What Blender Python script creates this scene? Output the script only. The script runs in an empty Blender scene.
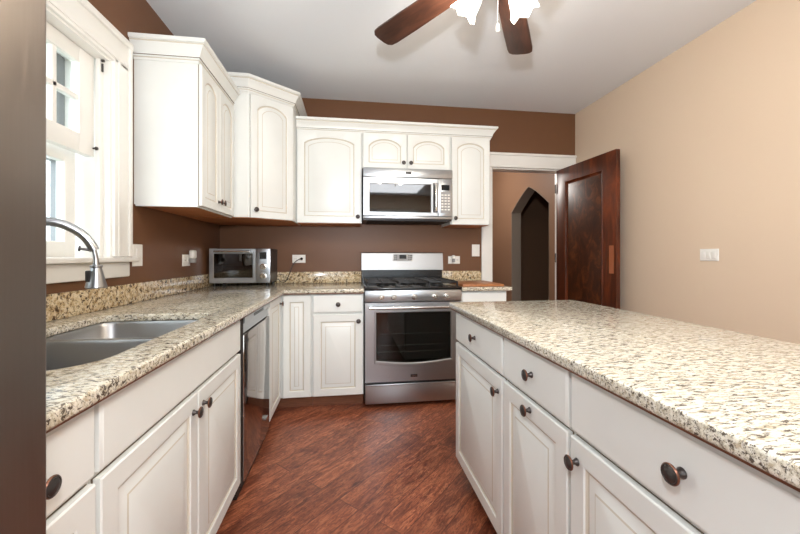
import bpy, bmesh, math, random
from mathutils import Vector, Matrix
C = bpy.context.scene
COL = C.collection
random.seed(4)
PI = math.pi

# ------------------------------------------------------------------ camera, world, light, exposure
FPX = 359.88
cam_d = bpy.data.cameras.new('camera')
cam_d.sensor_width = 36.0
cam_d.lens = FPX / 800 * 36
cam_d.shift_y = -11.1 / 800
cam_d.clip_start = 0.02
cam = bpy.data.objects.new('camera', cam_d)
COL.objects.link(cam)
cam.location = (0, 0, 1.1644)
cam.rotation_euler = (PI / 2, 0, -0.1402)
C.camera = cam

C.view_settings.view_transform = 'Standard'
C.view_settings.look = 'None'
C.view_settings.gamma = 1
C.view_settings.use_curve_mapping = False
C.view_settings.exposure = 0.5

w = bpy.data.worlds.new('overcast_sky')
C.world = w
w.use_nodes = True
wb = w.node_tree.nodes['Background']
wb.inputs[0].default_value = (0.84, 0.92, 1.0, 1)
wb.inputs[1].default_value = 4.5

def lamp(name, kind, loc, power, color=(1, 1, 1), rot=(0, 0, 0), **kw):
    d = bpy.data.lights.new(name, kind)
    d.energy = power
    d.color = color
    for k, v in kw.items():
        setattr(d, k, v)
    o = bpy.data.objects.new(name, d)
    COL.objects.link(o)
    o.location = loc
    o.rotation_euler = rot
    return o

# the photographer's flash sits on the camera, a hand above the lens, aimed a little upwards
lamp('camera_flash', 'SPOT', (-0.015, 0.04, 1.50), 80, (0.93, 0.96, 1.0), rot=(math.radians(122), 0, -0.35), shadow_soft_size=0.035, spot_size=math.radians(150), spot_blend=1.0)
lamp('camera_fill_light', 'POINT', (-0.015, 0.02, 1.48), 16, (0.96, 0.97, 1.0), shadow_soft_size=0.06)  # added fill at the camera, brightens the near cabinets
# added fill light under the ceiling of the unseen room end behind the camera
lamp('rear_fill_light', 'AREA', (0.6, -1.3, 2.58), 46, (0.93, 0.96, 1.0), shape='RECTANGLE', size=1.8, size_y=1.4)
# unseen light added to brighten the hall beyond the doorway
lamp('hall_fill_light', 'POINT', (1.35, 4.9, 2.3), 24, (1, 0.95, 0.9), shadow_soft_size=0.1)

# ------------------------------------------------------------------ materials
def lin(c):
    c = c / 255.0
    return c / 12.92 if c <= 0.04045 else ((c + 0.055) / 1.055) ** 2.4
def rgb(r, g, b):
    return (lin(r), lin(g), lin(b), 1)

def mat(name, color, rough=0.5, metal=0.0, spec=0.5, coat=0.0):
    m = bpy.data.materials.new(name)
    m.use_nodes = True
    p = m.node_tree.nodes['Principled BSDF']
    p.inputs['Base Color'].default_value = color
    p.inputs['Roughness'].default_value = rough
    p.inputs['Metallic'].default_value = metal
    p.inputs['Specular IOR Level'].default_value = spec
    p.inputs['Coat Weight'].default_value = coat
    return m

class NT:
    def __init__(s, m):
        s.t = m.node_tree
        s.p = s.t.nodes['Principled BSDF']
    def n(s, kind, **kw):
        x = s.t.nodes.new(kind)
        for k, v in kw.items():
            if k.startswith('i_'):
                x.inputs[k[2:].replace('_', ' ')].default_value = v
            else:
                setattr(x, k, v)
        return x
    def l(s, a, b):
        s.t.links.new(a, b)
    def ramp(s, fac, stops, interp='LINEAR'):
        r = s.n('ShaderNodeValToRGB')
        r.color_ramp.interpolation = interp
        e = r.color_ramp.elements
        while len(e) < len(stops):
            e.new(0.5)
        for k, (pos, c) in enumerate(stops):
            e[k].position = pos
            e[k].color = c
        s.l(fac, r.inputs[0])
        return r.outputs[0]
    def mix(s, fac, a, b, mode='MIX'):
        x = s.n('ShaderNodeMix', data_type='RGBA', blend_type=mode)
        for sock, v in ((x.inputs[0], fac), (x.inputs[6], a), (x.inputs[7], b)):
            if hasattr(v, 'is_linked'):
                s.l(v, sock)
            else:
                sock.default_value = v
        return x.outputs[2]
    def coords(s, scale=(1, 1, 1), rot=(0, 0, 0)):
        g = s.n('ShaderNodeNewGeometry')
        mp = s.n('ShaderNodeMapping')
        mp.inputs['Scale'].default_value = scale
        mp.inputs['Rotation'].default_value = rot
        s.l(g.outputs['Position'], mp.inputs[0])
        return mp.outputs[0]
    def noise(s, vec, scale, detail=3, rough=0.55, dist=0.0):
        x = s.n('ShaderNodeTexNoise')
        x.inputs['Scale'].default_value = scale
        x.inputs['Detail'].default_value = detail
        x.inputs['Roughness'].default_value = rough
        x.inputs['Distortion'].default_value = dist
        s.l(vec, x.inputs['Vector'])
        return x.outputs[0]
    def bump(s, h, strength, dist=0.01):
        b = s.n('ShaderNodeBump')
        b.inputs['Strength'].default_value = strength
        b.inputs['Distance'].default_value = dist
        s.l(h, b.inputs['Height'])
        s.l(b.outputs[0], s.p.inputs['Normal'])

def wall_paint(name, color, rough=0.55):
    m = mat(name, color, rough, spec=0.3)
    t = NT(m)
    v = t.coords()
    t.bump(t.noise(v, 160, 2), 0.06, 0.004)
    return m

M = {}
M['wall_brown'] = wall_paint('chocolate_wall_paint', rgb(112, 77, 53), 0.42)
M['wall_tan'] = wall_paint('tan_wall_paint', rgb(222, 201, 177), 0.5)
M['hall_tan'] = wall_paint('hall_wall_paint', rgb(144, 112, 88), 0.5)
M['ceiling'] = wall_paint('ceiling_paint', rgb(234, 238, 242), 0.8)
M['dark_room'] = wall_paint('dark_room_shade', rgb(12, 11, 10), 0.9)  # near-black colour stands in for the darkness of the unlit room
M['jamb_grey'] = wall_paint('arch_plaster_grey', rgb(150, 138, 124), 0.6)
M['paint'] = mat('cabinet_cream_paint', rgb(230, 232, 228), 0.34)
M['groove_shade'] = mat('cabinet_groove_shade', rgb(204, 197, 182), 0.45)  # soft shadow lines painted into the door grooves and moulding steps
M['shade_line'] = mat('cabinet_dark_shade', rgb(120, 106, 88), 0.5)  # dark shade painted in the gaps round the fronts and along the crown
M['trim'] = mat('white_trim_paint', rgb(240, 238, 232), 0.3)
M['knob'] = mat('oil_rubbed_bronze', rgb(76, 71, 69), 0.3, 0.6)
M['ring'] = mat('worn_copper_edge', rgb(120, 82, 66), 0.35, 0.8)
M['steel'] = mat('brushed_steel', rgb(178, 181, 184), 0.3, 1.0)
M['steel_soft'] = mat('satin_steel', rgb(160, 160, 160), 0.42, 1.0)
M['steel_bright'] = mat('bright_steel', rgb(222, 220, 216), 0.16, 1.0)
M['fridge_steel'] = mat('fridge_steel', rgb(146, 136, 128), 0.38, 1.0)
M['dw_steel'] = mat('dark_mirror_steel', rgb(160, 152, 146), 0.08, 1.0)
M['sink_steel'] = mat('sink_steel', rgb(170, 170, 170), 0.36, 1.0)
M['black'] = mat('black_enamel', rgb(20, 20, 21), 0.22)
M['black_matte'] = mat('black_cast_iron', rgb(24, 24, 25), 0.5)
M['dark_plastic'] = mat('dark_plastic', rgb(38, 36, 36), 0.4)
M['grey_plastic'] = mat('grey_plastic', rgb(150, 148, 146), 0.4)
M['display'] = mat('dark_display', rgb(22, 26, 28), 0.12)
M['white_plastic'] = mat('white_plastic', rgb(238, 236, 230), 0.3)
M['toe'] = mat('toe_kick_wood', rgb(122, 74, 48), 0.5)
M['light_wood'] = mat('cabinet_underside_wood', rgb(186, 118, 72), 0.45)
M['gap'] = mat('shadow_gap_rubber', rgb(34, 28, 26), 0.7)
M['liner'] = mat('oven_liner', rgb(46, 48, 48), 0.45, 0.3)
M['chrome_rack'] = mat('rack_chrome', rgb(190, 190, 190), 0.25, 1.0)
M['storm'] = mat('storm_frame_grey', rgb(130, 132, 134), 0.5)
M['siding'] = mat('pale_siding', rgb(206, 208, 210), 0.7)
M['roof'] = mat('grey_shingles', rgb(150, 150, 152), 0.8)
M['yard'] = mat('yard_grass', rgb(190, 196, 180), 0.9)
M['brown_screw'] = mat('badge_dark', rgb(60, 58, 58), 0.3, 0.6)

def noise_tint(m, scale, amount, vec_scale=(1, 1, 1)):
    t = NT(m)
    base = tuple(t.p.inputs['Base Color'].default_value)
    v = t.coords(vec_scale)
    f = t.noise(v, scale, 3)
    lo = tuple(c * (1 - amount) for c in base[:3]) + (1,)
    hi = tuple(min(1, c * (1 + amount)) for c in base[:3]) + (1,)
    t.l(t.ramp(f, [(0.3, lo), (0.7, hi)]), t.p.inputs['Base Color'])
noise_tint(M['paint'], 3, 0.03)
noise_tint(M['trim'], 4, 0.02)
for k, sc in (('steel', (1, 1, 60)), ('fridge_steel', (40, 40, 1)), ('sink_steel', (8, 60, 8))):
    t = NT(M[k])
    v = t.coords(sc)
    f = t.noise(v, 6, 2)
    r = t.n('ShaderNodeMapRange')
    r0 = t.p.inputs['Roughness'].default_value
    r.inputs['To Min'].default_value = r0 - 0.06
    r.inputs['To Max'].default_value = r0 + 0.08
    t.l(f, r.inputs[0])
    t.l(r.outputs[0], t.p.inputs['Roughness'])
noise_tint(M['siding'], 2, 0.03)
noise_tint(M['yard'], 3, 0.2)
noise_tint(M['toe'], 12, 0.2, (1, 1, 8))
noise_tint(M['light_wood'], 10, 0.12, (1, 8, 1))

def granite(name, rot, stretch, warm, k=1.0):
    m = mat(name, rgb(200, 180, 145), 0.12, spec=0.5)
    t = NT(m)
    def W(a, b):
        return rgb(*[x * (1 - warm) + y * warm for x, y in zip(a, b)])
    v = t.coords((k / stretch, k, k), (0, 0, rot))
    vi = t.coords((k, k, k))
    mid = t.noise(v, 70, 4, 0.7, 0.3)
    base = t.ramp(mid, [(0.32, W((158, 150, 132), (140, 108, 70))), (0.44, W((204, 199, 182), (198, 172, 130))), (0.58, W((226, 223, 212), (226, 210, 178))), (0.75, W((220, 216, 202), (214, 198, 162)))])
    f1 = t.ramp(t.noise(v, 48, 3, 0.62, 0.4), [(0.33, (0.65, 0.65, 0.65, 1)), (0.43, (0, 0, 0, 1))])
    base = t.mix(f1, base, W((170, 154, 122), (150, 112, 70)))
    f4 = t.ramp(t.noise(v, 105, 3, 0.7, 0.6), [(0.56, (0, 0, 0, 1)), (0.62, (0.85, 0.85, 0.85, 1))])
    base = t.mix(f4, base, W((120, 114, 106), (112, 90, 66)))
    f2 = t.ramp(t.noise(v, 80, 4, 0.7, 0.5), [(0.405, (1, 1, 1, 1)), (0.45, (0, 0, 0, 1))])
    base = t.mix(f2, base, W((92, 84, 76), (80, 60, 42)))
    f3 = t.ramp(t.noise(vi, 130, 3, 0.6), [(0.31, (1, 1, 1, 1)), (0.36, (0, 0, 0, 1))])
    base = t.mix(f3, base, rgb(50, 43, 42))
    t.l(base, t.p.inputs['Base Color'])
    return m
M['granite'] = granite('cream_granite', PI / 2, 2.2, 0.22, 1.25)
M['granite_island'] = granite('cream_granite_island', -0.3, 3.6, 0.08, 1.75)
M['granite_splash'] = granite('cream_granite_splash', 0.4, 1.1, 0.95, 0.62)

def floor_mat():
    m = mat('hand_scraped_planks', rgb(130, 62, 42), 0.3, spec=0.5)
    t = NT(m)
    v = t.coords((1, 1, 1), (0, 0, -0.80))
    b = t.n('ShaderNodeTexBrick', offset=0.4, offset_frequency=2)
    b.inputs['Color1'].default_value = (0, 0, 0, 1)
    b.inputs['Color2'].default_value = (1, 1, 1, 1)
    b.inputs['Mortar'].default_value = (0.5, 0.5, 0.5, 1)
    b.inputs['Scale'].default_value = 1
    b.inputs['Mortar Size'].default_value = 0.0016
    b.inputs['Brick Width'].default_value = 1.22
    b.inputs['Row Height'].default_value = 0.125
    t.l(v, b.inputs['Vector'])
    # offset each board's grain by its own colour
    ad = t.n('ShaderNodeVectorMath', operation='MULTIPLY_ADD')
    t.l(b.outputs['Color'], ad.inputs[0])
    ad.inputs[1].default_value = (7, 3, 5)
    t.l(v, ad.inputs[2])
    mp = t.n('ShaderNodeMapping')
    mp.inputs['Scale'].default_value = (1.5, 6.5, 1)
    t.l(ad.outputs[0], mp.inputs[0])
    g = t.noise(mp.outputs[0], 3.2, 5, 0.62, 1.6)
    mp2 = t.n('ShaderNodeMapping')
    mp2.inputs['Scale'].default_value = (3, 40, 1)
    t.l(ad.outputs[0], mp2.inputs[0])
    g2 = t.noise(mp2.outputs[0], 5, 3, 0.6, 0.6)
    c = t.ramp(g, [(0.28, rgb(96, 50, 36)), (0.42, rgb(148, 84, 58)), (0.54, rgb(178, 104, 72)), (0.70, rgb(206, 136, 98))])
    c = t.mix(t.ramp(g2, [(0.35, (0.8, 0.8, 0.8, 1)), (0.48, (0, 0, 0, 1))]), c, rgb(112, 56, 42))
    mp3 = t.n('ShaderNodeMapping')
    mp3.inputs['Scale'].default_value = (2.2, 11, 1)
    t.l(ad.outputs[0], mp3.inputs[0])
    g3 = t.noise(mp3.outputs[0], 4.5, 4, 0.6, 2.2)
    c = t.mix(t.ramp(g3, [(0.44, (0, 0, 0, 1)), (0.475, (0.8, 0.8, 0.8, 1)), (0.49, (0.8, 0.8, 0.8, 1)), (0.52, (0, 0, 0, 1))]), c, rgb(84, 38, 28))
    c = t.mix(t.ramp(g3, [(0.58, (0, 0, 0, 1)), (0.66, (0.55, 0.55, 0.55, 1))]), c, rgb(214, 142, 104))
    tone = t.ramp(b.outputs['Color'], [(0, rgb(205, 200, 200)), (1, rgb(255, 255, 255))])
    c = t.mix(1.0, c, tone, 'MULTIPLY')
    c = t.mix(b.outputs['Fac'], c, rgb(70, 34, 26))
    t.l(c, t.p.inputs['Base Color'])
    t.bump(g, 0.25, 0.006)
    r = t.n('ShaderNodeMapRange')
    r.inputs['To Min'].default_value = 0.25
    r.inputs['To Max'].default_value = 0.45
    t.l(g, r.inputs[0])
    t.l(r.outputs[0], t.p.inputs['Roughness'])
    return m
M['floor'] = floor_mat()

def wood(name, stops, scale, axis, rough=0.3):
    m = mat(name, stops[0][1], rough, spec=0.5)
    t = NT(m)
    tc = t.n('ShaderNodeTexCoord')
    mp = t.n('ShaderNodeMapping')
    mp.inputs['Scale'].default_value = axis
    t.l(tc.outputs['Object'], mp.inputs[0])
    f = t.noise(mp.outputs[0], scale, 5, 0.65, 1.2)
    t.l(t.ramp(f, stops), t.p.inputs['Base Color'])
    return m
M['door_wood'] = wood('dark_mahogany', [(0.3, rgb(46, 19, 9)), (0.5, rgb(82, 36, 15)), (0.7, rgb(118, 54, 23))], 3.5, (3, 3, 0.5), 0.34)
M['door_panel_wood'] = wood('burl_mahogany', [(0.3, rgb(42, 20, 9)), (0.5, rgb(62, 30, 14)), (0.7, rgb(104, 56, 26))], 6, (2, 2, 1.2), 0.34)
M['patch_wood'] = wood('pale_patch_wood', [(0.3, rgb(140, 78, 46)), (0.7, rgb(164, 98, 62))], 4, (3, 3, 0.5), 0.3)
M['blade_wood'] = wood('walnut_blade', [(0.3, rgb(38, 24, 20)), (0.5, rgb(62, 38, 29)), (0.7, rgb(88, 56, 42))], 5, (0.6, 4, 1), 0.3)
M['board_wood'] = wood('cutting_board_wood', [(0.3, rgb(150, 92, 54)), (0.7, rgb(186, 124, 76))], 5, (8, 1, 1), 0.4)

def glass(name, tint, ior=1.5, rough=0.02, extra=0.0):
    m = bpy.data.materials.new(name)
    m.use_nodes = True
    nt = m.node_tree
    nt.nodes.remove(nt.nodes['Principled BSDF'])
    out = nt.nodes['Material Output']
    tr = nt.nodes.new('ShaderNodeBsdfTransparent')
    tr.inputs[0].default_value = tint
    gl = nt.nodes.new('ShaderNodeBsdfGlossy')
    gl.inputs['Roughness'].default_value = rough
    fr = nt.nodes.new('ShaderNodeFresnel')
    fr.inputs[0].default_value = ior
    mx = nt.nodes.new('ShaderNodeMixShader')
    ad = nt.nodes.new('ShaderNodeMath')
    ad.operation = 'ADD'
    ad.inputs[1].default_value = extra
    nt.links.new(fr.outputs[0], ad.inputs[0])
    ge = nt.nodes.new('ShaderNodeNewGeometry')
    inv = nt.nodes.new('ShaderNodeMath')
    inv.operation = 'SUBTRACT'
    inv.inputs[0].default_value = 1
    nt.links.new(ge.outputs['Backfacing'], inv.inputs[1])
    mu = nt.nodes.new('ShaderNodeMath')
    mu.operation = 'MULTIPLY'
    nt.links.new(ad.outputs[0], mu.inputs[0])
    nt.links.new(inv.outputs[0], mu.inputs[1])
    nt.links.new(mu.outputs[0], mx.inputs[0])
    nt.links.new(tr.outputs[0], mx.inputs[1])
    nt.links.new(gl.outputs[0], mx.inputs[2])
    nt.links.new(mx.outputs[0], out.inputs[0])
    return m
M['window_glass'] = glass('window_glass', (0.96, 0.98, 0.98, 1), 1.45)
M['oven_glass'] = glass('dark_oven_glass', (0.36, 0.40, 0.37, 1), 1.5, 0.03, 0.02)
M['micro_glass'] = glass('dark_microwave_glass', (0.12, 0.12, 0.12, 1), 1.6, 0.03, 0.05)
M['toaster_glass'] = glass('toaster_glass', (0.3, 0.29, 0.28, 1), 1.5, 0.03, 0.06)

def shade_mat():
    m = mat('frosted_lit_glass', (0.95, 0.93, 0.88, 1), 0.4)
    p = m.node_tree.nodes['Principled BSDF']
    p.inputs['Emission Color'].default_value = (1, 0.95, 0.86, 1)
    p.inputs['Emission Strength'].default_value = 3.0
    return m
M['shade'] = shade_mat()

# ------------------------------------------------------------------ mesh helpers
class MB:
    """collects shapes in one bmesh, in world coordinates"""
    def __init__(s):
        s.bm = bmesh.new()
    def _add(s, verts, faces, mi=0):
        vs = [s.bm.verts.new(v) for v in verts]
        fs = []
        for f in faces:
            try:
                q = s.bm.faces.new([vs[i] for i in f])
                q.material_index = mi
                fs.append(q)
            except ValueError:
                pass
        return vs, fs
    def box(s, x0, x1, y0, y1, z0, z1, bev=0.0, mi=0, seg=2, M4=None):
        x0, x1 = min(x0, x1), max(x0, x1)
        y0, y1 = min(y0, y1), max(y0, y1)
        z0, z1 = min(z0, z1), max(z0, z1)
        V = [(x, y, z) for x in (x0, x1) for y in (y0, y1) for z in (z0, z1)]
        if M4:
            V = [M4 @ Vector(v) for v in V]
        F = [(0, 1, 3, 2), (4, 6, 7, 5), (0, 4, 5, 1), (2, 3, 7, 6), (0, 2, 6, 4), (1, 5, 7, 3)]
        vs, fs = s._add(V, F, mi)
        if bev:
            es = list({e for f in fs for e in f.edges})
            bmesh.ops.bevel(s.bm, geom=es, offset=bev, segments=seg, affect='EDGES', profile=0.5, clamp_overlap=True)
        return s
    def lathe(s, prof, O, axis, n=20, mi=0, cap=True):
        """prof: list of (radius, height along axis)"""
        axis = Vector(axis).normalized()
        a = axis.orthogonal().normalized()
        b = axis.cross(a)
        O = Vector(O)
        rings = []
        for r, h in prof:
            rings.append([s.bm.verts.new(O + axis * h + (a * math.cos(2 * PI * k / n) + b * math.sin(2 * PI * k / n)) * max(r, 1e-5)) for k in range(n)])
        for A, B in zip(rings, rings[1:]):
            for k in range(n):
                f = s.bm.faces.new((A[k], A[(k + 1) % n], B[(k + 1) % n], B[k]))
                f.material_index = mi
        if cap:
            for R, fl in ((rings[0], True), (rings[-1], False)):
                f = s.bm.faces.new(R[::-1] if fl else R)
                f.material_index = mi
        return s
    def tube(s, pts, r, n=12, mi=0):
        pts = [Vector(p) for p in pts]
        rs = r if isinstance(r, (list, tuple)) else [r] * len(pts)
        up = None
        rings = []
        for i, p in enumerate(pts):
            d = (pts[min(i + 1, len(pts) - 1)] - pts[max(i - 1, 0)]).normalized()
            if up is None:
                up = d.orthogonal().normalized()
            up = (up - d * up.dot(d)).normalized()
            b = d.cross(up)
            rings.append([s.bm.verts.new(p + (up * math.cos(2 * PI * k / n) + b * math.sin(2 * PI * k / n)) * rs[i]) for k in range(n)])
        for A, B in zip(rings, rings[1:]):
            for k in range(n):
                f = s.bm.faces.new((A[k], A[(k + 1) % n], B[(k + 1) % n], B[k]))
                f.material_index = mi
        s.bm.faces.new(rings[0][::-1]).material_index = mi
        s.bm.faces.new(rings[-1]).material_index = mi
        return s
    def prism(s, poly, vec, mi=0):
        """poly: 3D points of a planar ring, extruded by vec"""
        vec = Vector(vec)
        n = len(poly)
        V = [Vector(p) for p in poly] + [Vector(p) + vec for p in poly]
        F = [tuple(range(n))[::-1], tuple(range(n, 2 * n))] + [(k, (k + 1) % n, n + (k + 1) % n, n + k) for k in range(n)]
        s._add(V, F, mi)
        return s
    def loops(s, L, mis, closed=True):
        """bridge equal rings of points, fill the last; mis gives the material of every band"""
        rings = [[s.bm.verts.new(p) for p in R] for R in L]
        n = len(rings[0])
        for k, (A, B) in enumerate(zip(rings, rings[1:])):
            for j in range(n):
                f = s.bm.faces.new((A[j], A[(j + 1) % n], B[(j + 1) % n], B[j]))
                f.material_index = mis[k]
        s.bm.faces.new(rings[-1]).material_index = 0
        s.bm.faces.new(rings[0][::-1]).material_index = 0
        return s
    def sweep(s, prof, path, ones=()):
        """prof: (out, z) ring; path: (x, y) polyline; out is to the right of travel"""
        P = [Vector((p[0], p[1], 0)) for p in path]
        rings = []
        for i, p in enumerate(P):
            ns = []
            if i > 0:
                d = (P[i] - P[i - 1]).normalized()
                ns.append(Vector((d.y, -d.x, 0)))
            if i < len(P) - 1:
                d = (P[i + 1] - P[i]).normalized()
                ns.append(Vector((d.y, -d.x, 0)))
            m = sum(ns, Vector()) / len(ns)
            m = m / m.length_squared
            rings.append([s.bm.verts.new(p + m * o + Vector((0, 0, z))) for o, z in prof])
        n = len(prof)
        for A, B in zip(rings, rings[1:]):
            for k in range(n):
                f = s.bm.faces.new((A[k], B[k], B[(k + 1) % n], A[(k + 1) % n]))
                f.material_index = (2 if k == 4 else 1) if k in ones else 0
        s.bm.faces.new(rings[0])
        s.bm.faces.new(rings[-1][::-1])
        return s

ORIG = {}
def setp(o, label=None, cat=None, group=None, kind=None):
    if label: o['label'] = label
    if cat: o['category'] = cat
    if group: o['group'] = group
    if kind: o['kind'] = kind
    return o
def thing(name, label, cat, loc, group=None, kind=None):
    o = bpy.data.objects.new(name, None)
    o.empty_display_size = 0.05
    COL.objects.link(o)
    o.location = loc
    ORIG[o] = Vector(loc)
    return setp(o, label, cat, group, kind)
def finish(mb, name, mats, angle=35):
    bm = mb.bm
    bmesh.ops.recalc_face_normals(bm, faces=bm.faces)
    me = bpy.data.meshes.new(name)
    bm.to_mesh(me)
    bm.free()
    for m in mats if isinstance(mats, (list, tuple)) else [mats]:
        me.materials.append(m)
    for p in me.polygons:
        p.use_smooth = True
    me.set_sharp_from_angle(angle=math.radians(angle))
    return me
def part(name, mb, mats, parent=None, label=None, origin=None, angle=35, **kw):
    me = finish(mb, name, mats, angle)
    vs = [v.co for v in me.vertices]
    if origin is None:
        lo = Vector((min(v.x for v in vs), min(v.y for v in vs), min(v.z for v in vs)))
        hi = Vector((max(v.x for v in vs), max(v.y for v in vs), max(v.z for v in vs)))
        origin = (lo + hi) / 2
    origin = Vector(origin)
    me.transform(Matrix.Translation(-origin))
    o = bpy.data.objects.new(name, me)
    COL.objects.link(o)
    ORIG[o] = origin
    o.parent = parent
    o.location = origin - (ORIG[parent] if parent else Vector())
    return setp(o, label, **kw)
def struct(name, mb, mats, parent=None, label=None, cat=None, angle=35):
    return part(name, mb, mats, parent, label, cat=cat, kind=None if parent else 'structure', angle=angle)

# frames of a face: point at (u along, v up, n outward)
class Face:
    def __init__(s, O, N):
        s.O = Vector(O)
        s.N = Vector((N[0], N[1], 0)).normalized()
        s.U = Vector((-s.N.y, s.N.x, 0))
    def __call__(s, u, v, n):
        return s.O + s.U * u + Vector((0, 0, v)) + s.N * n
def faceY(y): return Face((0, y, 0), (0, -1))            # u = x
def faceXp(x): return Face((x, 0, 0), (1, 0))            # u = y
def faceXn(x): return Face((x, 0, 0), (-1, 0))           # u = -y

def raised_door(F, u0, u1, v0, v1, t=0.02, s=0.056, arch=0.0, K=14, field=0.034):
    """F(u,v,0) is the back of the door; raised panel, optional arched top rail"""
    mb = MB()
    def ring(i, n, a):
        P = [F(u0 + i, v0 + i, n), F(u1 - i, v0 + i, n)]
        for k in range(K + 1):
            q = k / K
            u = (u1 - i) + (u0 + i - (u1 - i)) * q
            x = 2 * q - 1
            P.append(F(u, v1 - i - a * (1 - math.sqrt(max(0, 1 - (x * 0.92) ** 2))) / (1 - math.sqrt(1 - 0.92 ** 2)), n))
        return P
    L = [ring(0, 0, 0), ring(0, 0.004, 0), ring(0, t - 0.003, 0), ring(0.003, t, 0), ring(s - 0.004, t, arch), ring(s, t - 0.003, arch),
         ring(s + 0.003, t - 0.008, arch), ring(s + 0.008, t - 0.008, arch), ring(s + field, t - 0.0025, arch * 0.9),
         ring(s + field + 0.004, t - 0.001, arch * 0.9)]
    mb.loops(L, [2, 0, 0, 0, 0, 1, 1, 0, 1])
    return mb
def slab_front(F, u0, u1, v0, v1, t=0.02):
    mb = MB()
    def ring(i, n):
        return [F(u0 + i, v0 + i, n), F(u1 - i, v0 + i, n), F(u1 - i, v1 - i, n), F(u0 + i, v1 - i, n)]
    mb.loops([ring(0, 0), ring(0, 0.004), ring(0, t - 0.005), ring(0.002, t - 0.003), ring(0.005, t - 0.002), ring(0.007, t)], [2, 0, 0, 0, 0])
    return mb
KNOB_ME = {}
def knob(F, u, v, n, parent):
    key = tuple(round(c, 3) for c in F.N)
    if key not in KNOB_ME:
        mb = MB()
        mb.lathe([(0.0095, 0), (0.0095, 0.002), (0.0075, 0.005), (0.0055, 0.009), (0.0055, 0.014), (0.009, 0.018), (0.0155, 0.020)], (0, 0, 0), F.N, 20, 0, cap=False)
        mb.lathe([(0.0155, 0.020), (0.0175, 0.0215), (0.0178, 0.0235), (0.0165, 0.0255)], (0, 0, 0), F.N, 20, 1, cap=False)
        mb.lathe([(0.0165, 0.0255), (0.0145, 0.0262), (0.0135, 0.0252), (0.011, 0.0265), (0.006, 0.028), (0.0005, 0.0285)], (0, 0, 0), F.N, 20, 0, cap=False)
        KNOB_ME[key] = finish(mb, 'knob', [M['knob'], M['ring']])
    o = bpy.data.objects.new('knob', KNOB_ME[key])
    COL.objects.link(o)
    p = F(u, v, n)
    ORIG[o] = p
    o.parent = parent
    o.location = p - ORIG[parent]
    return o
PG = [M['paint'], M['groove_shade'], M['shade_line']]

# ------------------------------------------------------------------ room shell
XL, XR, YB, YF, ZC = -1.15, 2.304, 3.418, -2.6, 2.625
WT = 0.25
# floor and ceiling
struct('floor', MB().box(XL - WT, 5.0, YF - 0.2, 6.4, -0.12, 0), M['floor'])
struct('ceiling', MB().box(XL - WT, 5.0, YF - 0.2, 6.4, ZC, ZC + 0.12), M['ceiling'])
# left wall with window opening
WY0, WY1, WZ0, WZ1 = 0.62, 1.94, 1.135, 2.125
mb = MB()
mb.box(XL - WT, XL, YF, WY0, 0, ZC); mb.box(XL - WT, XL, WY1, YB, 0, ZC)
mb.box(XL - WT, XL, WY0, WY1, 0, WZ0); mb.box(XL - WT, XL, WY0, WY1, WZ1, ZC)
struct('wall_left', mb, M['wall_brown'])
# back wall with doorway
DX0, DX1, DZ = 1.40, 2.17, 2.045
YBB = YB + 0.13
mb = MB()
mb.box(XL - WT, DX0, YB, YBB, 0, ZC); mb.box(DX1, XR + 0.14, YB, YBB, 0, ZC); mb.box(DX0, DX1, YB, YBB, DZ, ZC)
struct('wall_back', mb, M['wall_brown'])
struct('wall_right', MB().box(XR, XR + 0.14, YF, YB, 0, ZC), M['wall_tan'])
# wall behind the camera, with an opening for the added fill window
mb = MB()
mb.box(XL, -0.5, YF - 0.2, YF, 0, ZC); mb.box(1.7, XR, YF - 0.2, YF, 0, ZC)
mb.box(-0.5, 1.7, YF - 0.2, YF, 0, 0.8); mb.box(-0.5, 1.7, YF - 0.2, YF, 2.3, ZC)
struct('wall_front', mb, M['wall_tan'])
# hall beyond the doorway; its right wall holds a pointed arch
HX, HT = 2.35, 0.14
struct('wall_hall_left', MB().box(0.9, 1.0, YBB, 6.3, 0, ZC), M['hall_tan'])
struct('wall_hall_end', MB().box(0.9, 5.0, 6.3, 6.4, 0, ZC), M['hall_tan'])
ay0, ay1, az, ap = 3.98, 4.98, 1.80, 2.08
arch = []
am = (ay0 + ay1) / 2
for k in range(13):                       # far side up to the peak
    q = k / 12
    arch.append((ay1 + (am - ay1) * q, az + (ap - az) * (1 - (1 - q) ** 1.25) if q < 1 else ap))
arch += [(ay0 + (a - am) * 1.0 - 0 if False else am - (a - am), z) for a, z in arch[-2::-1]]
ring = [(HX, YBB, 0), (HX, ay0, 0)] + [(HX, y, z) for y, z in arch[::-1]] + [(HX, ay1, 0), (HX, 6.3, 0), (HX, 6.3, ZC), (HX, YBB, ZC)]
mb = MB()
# left pier, right pier, and the strip over the arch as quads
mb.box(HX, HX + HT, YBB, ay0, 0, ZC)
mb.box(HX, HX + HT, ay1, 6.3, 0, ZC)
A = arch[::-1]
for (y0, z0), (y1, z1) in zip(A, A[1:]):
    mb.prism([(HX, y0, z0), (HX, y1, z1), (HX, y1, ZC), (HX, y0, ZC)], (HT, 0, 0))
struct('wall_hall_right', mb, M['hall_tan'])
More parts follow.
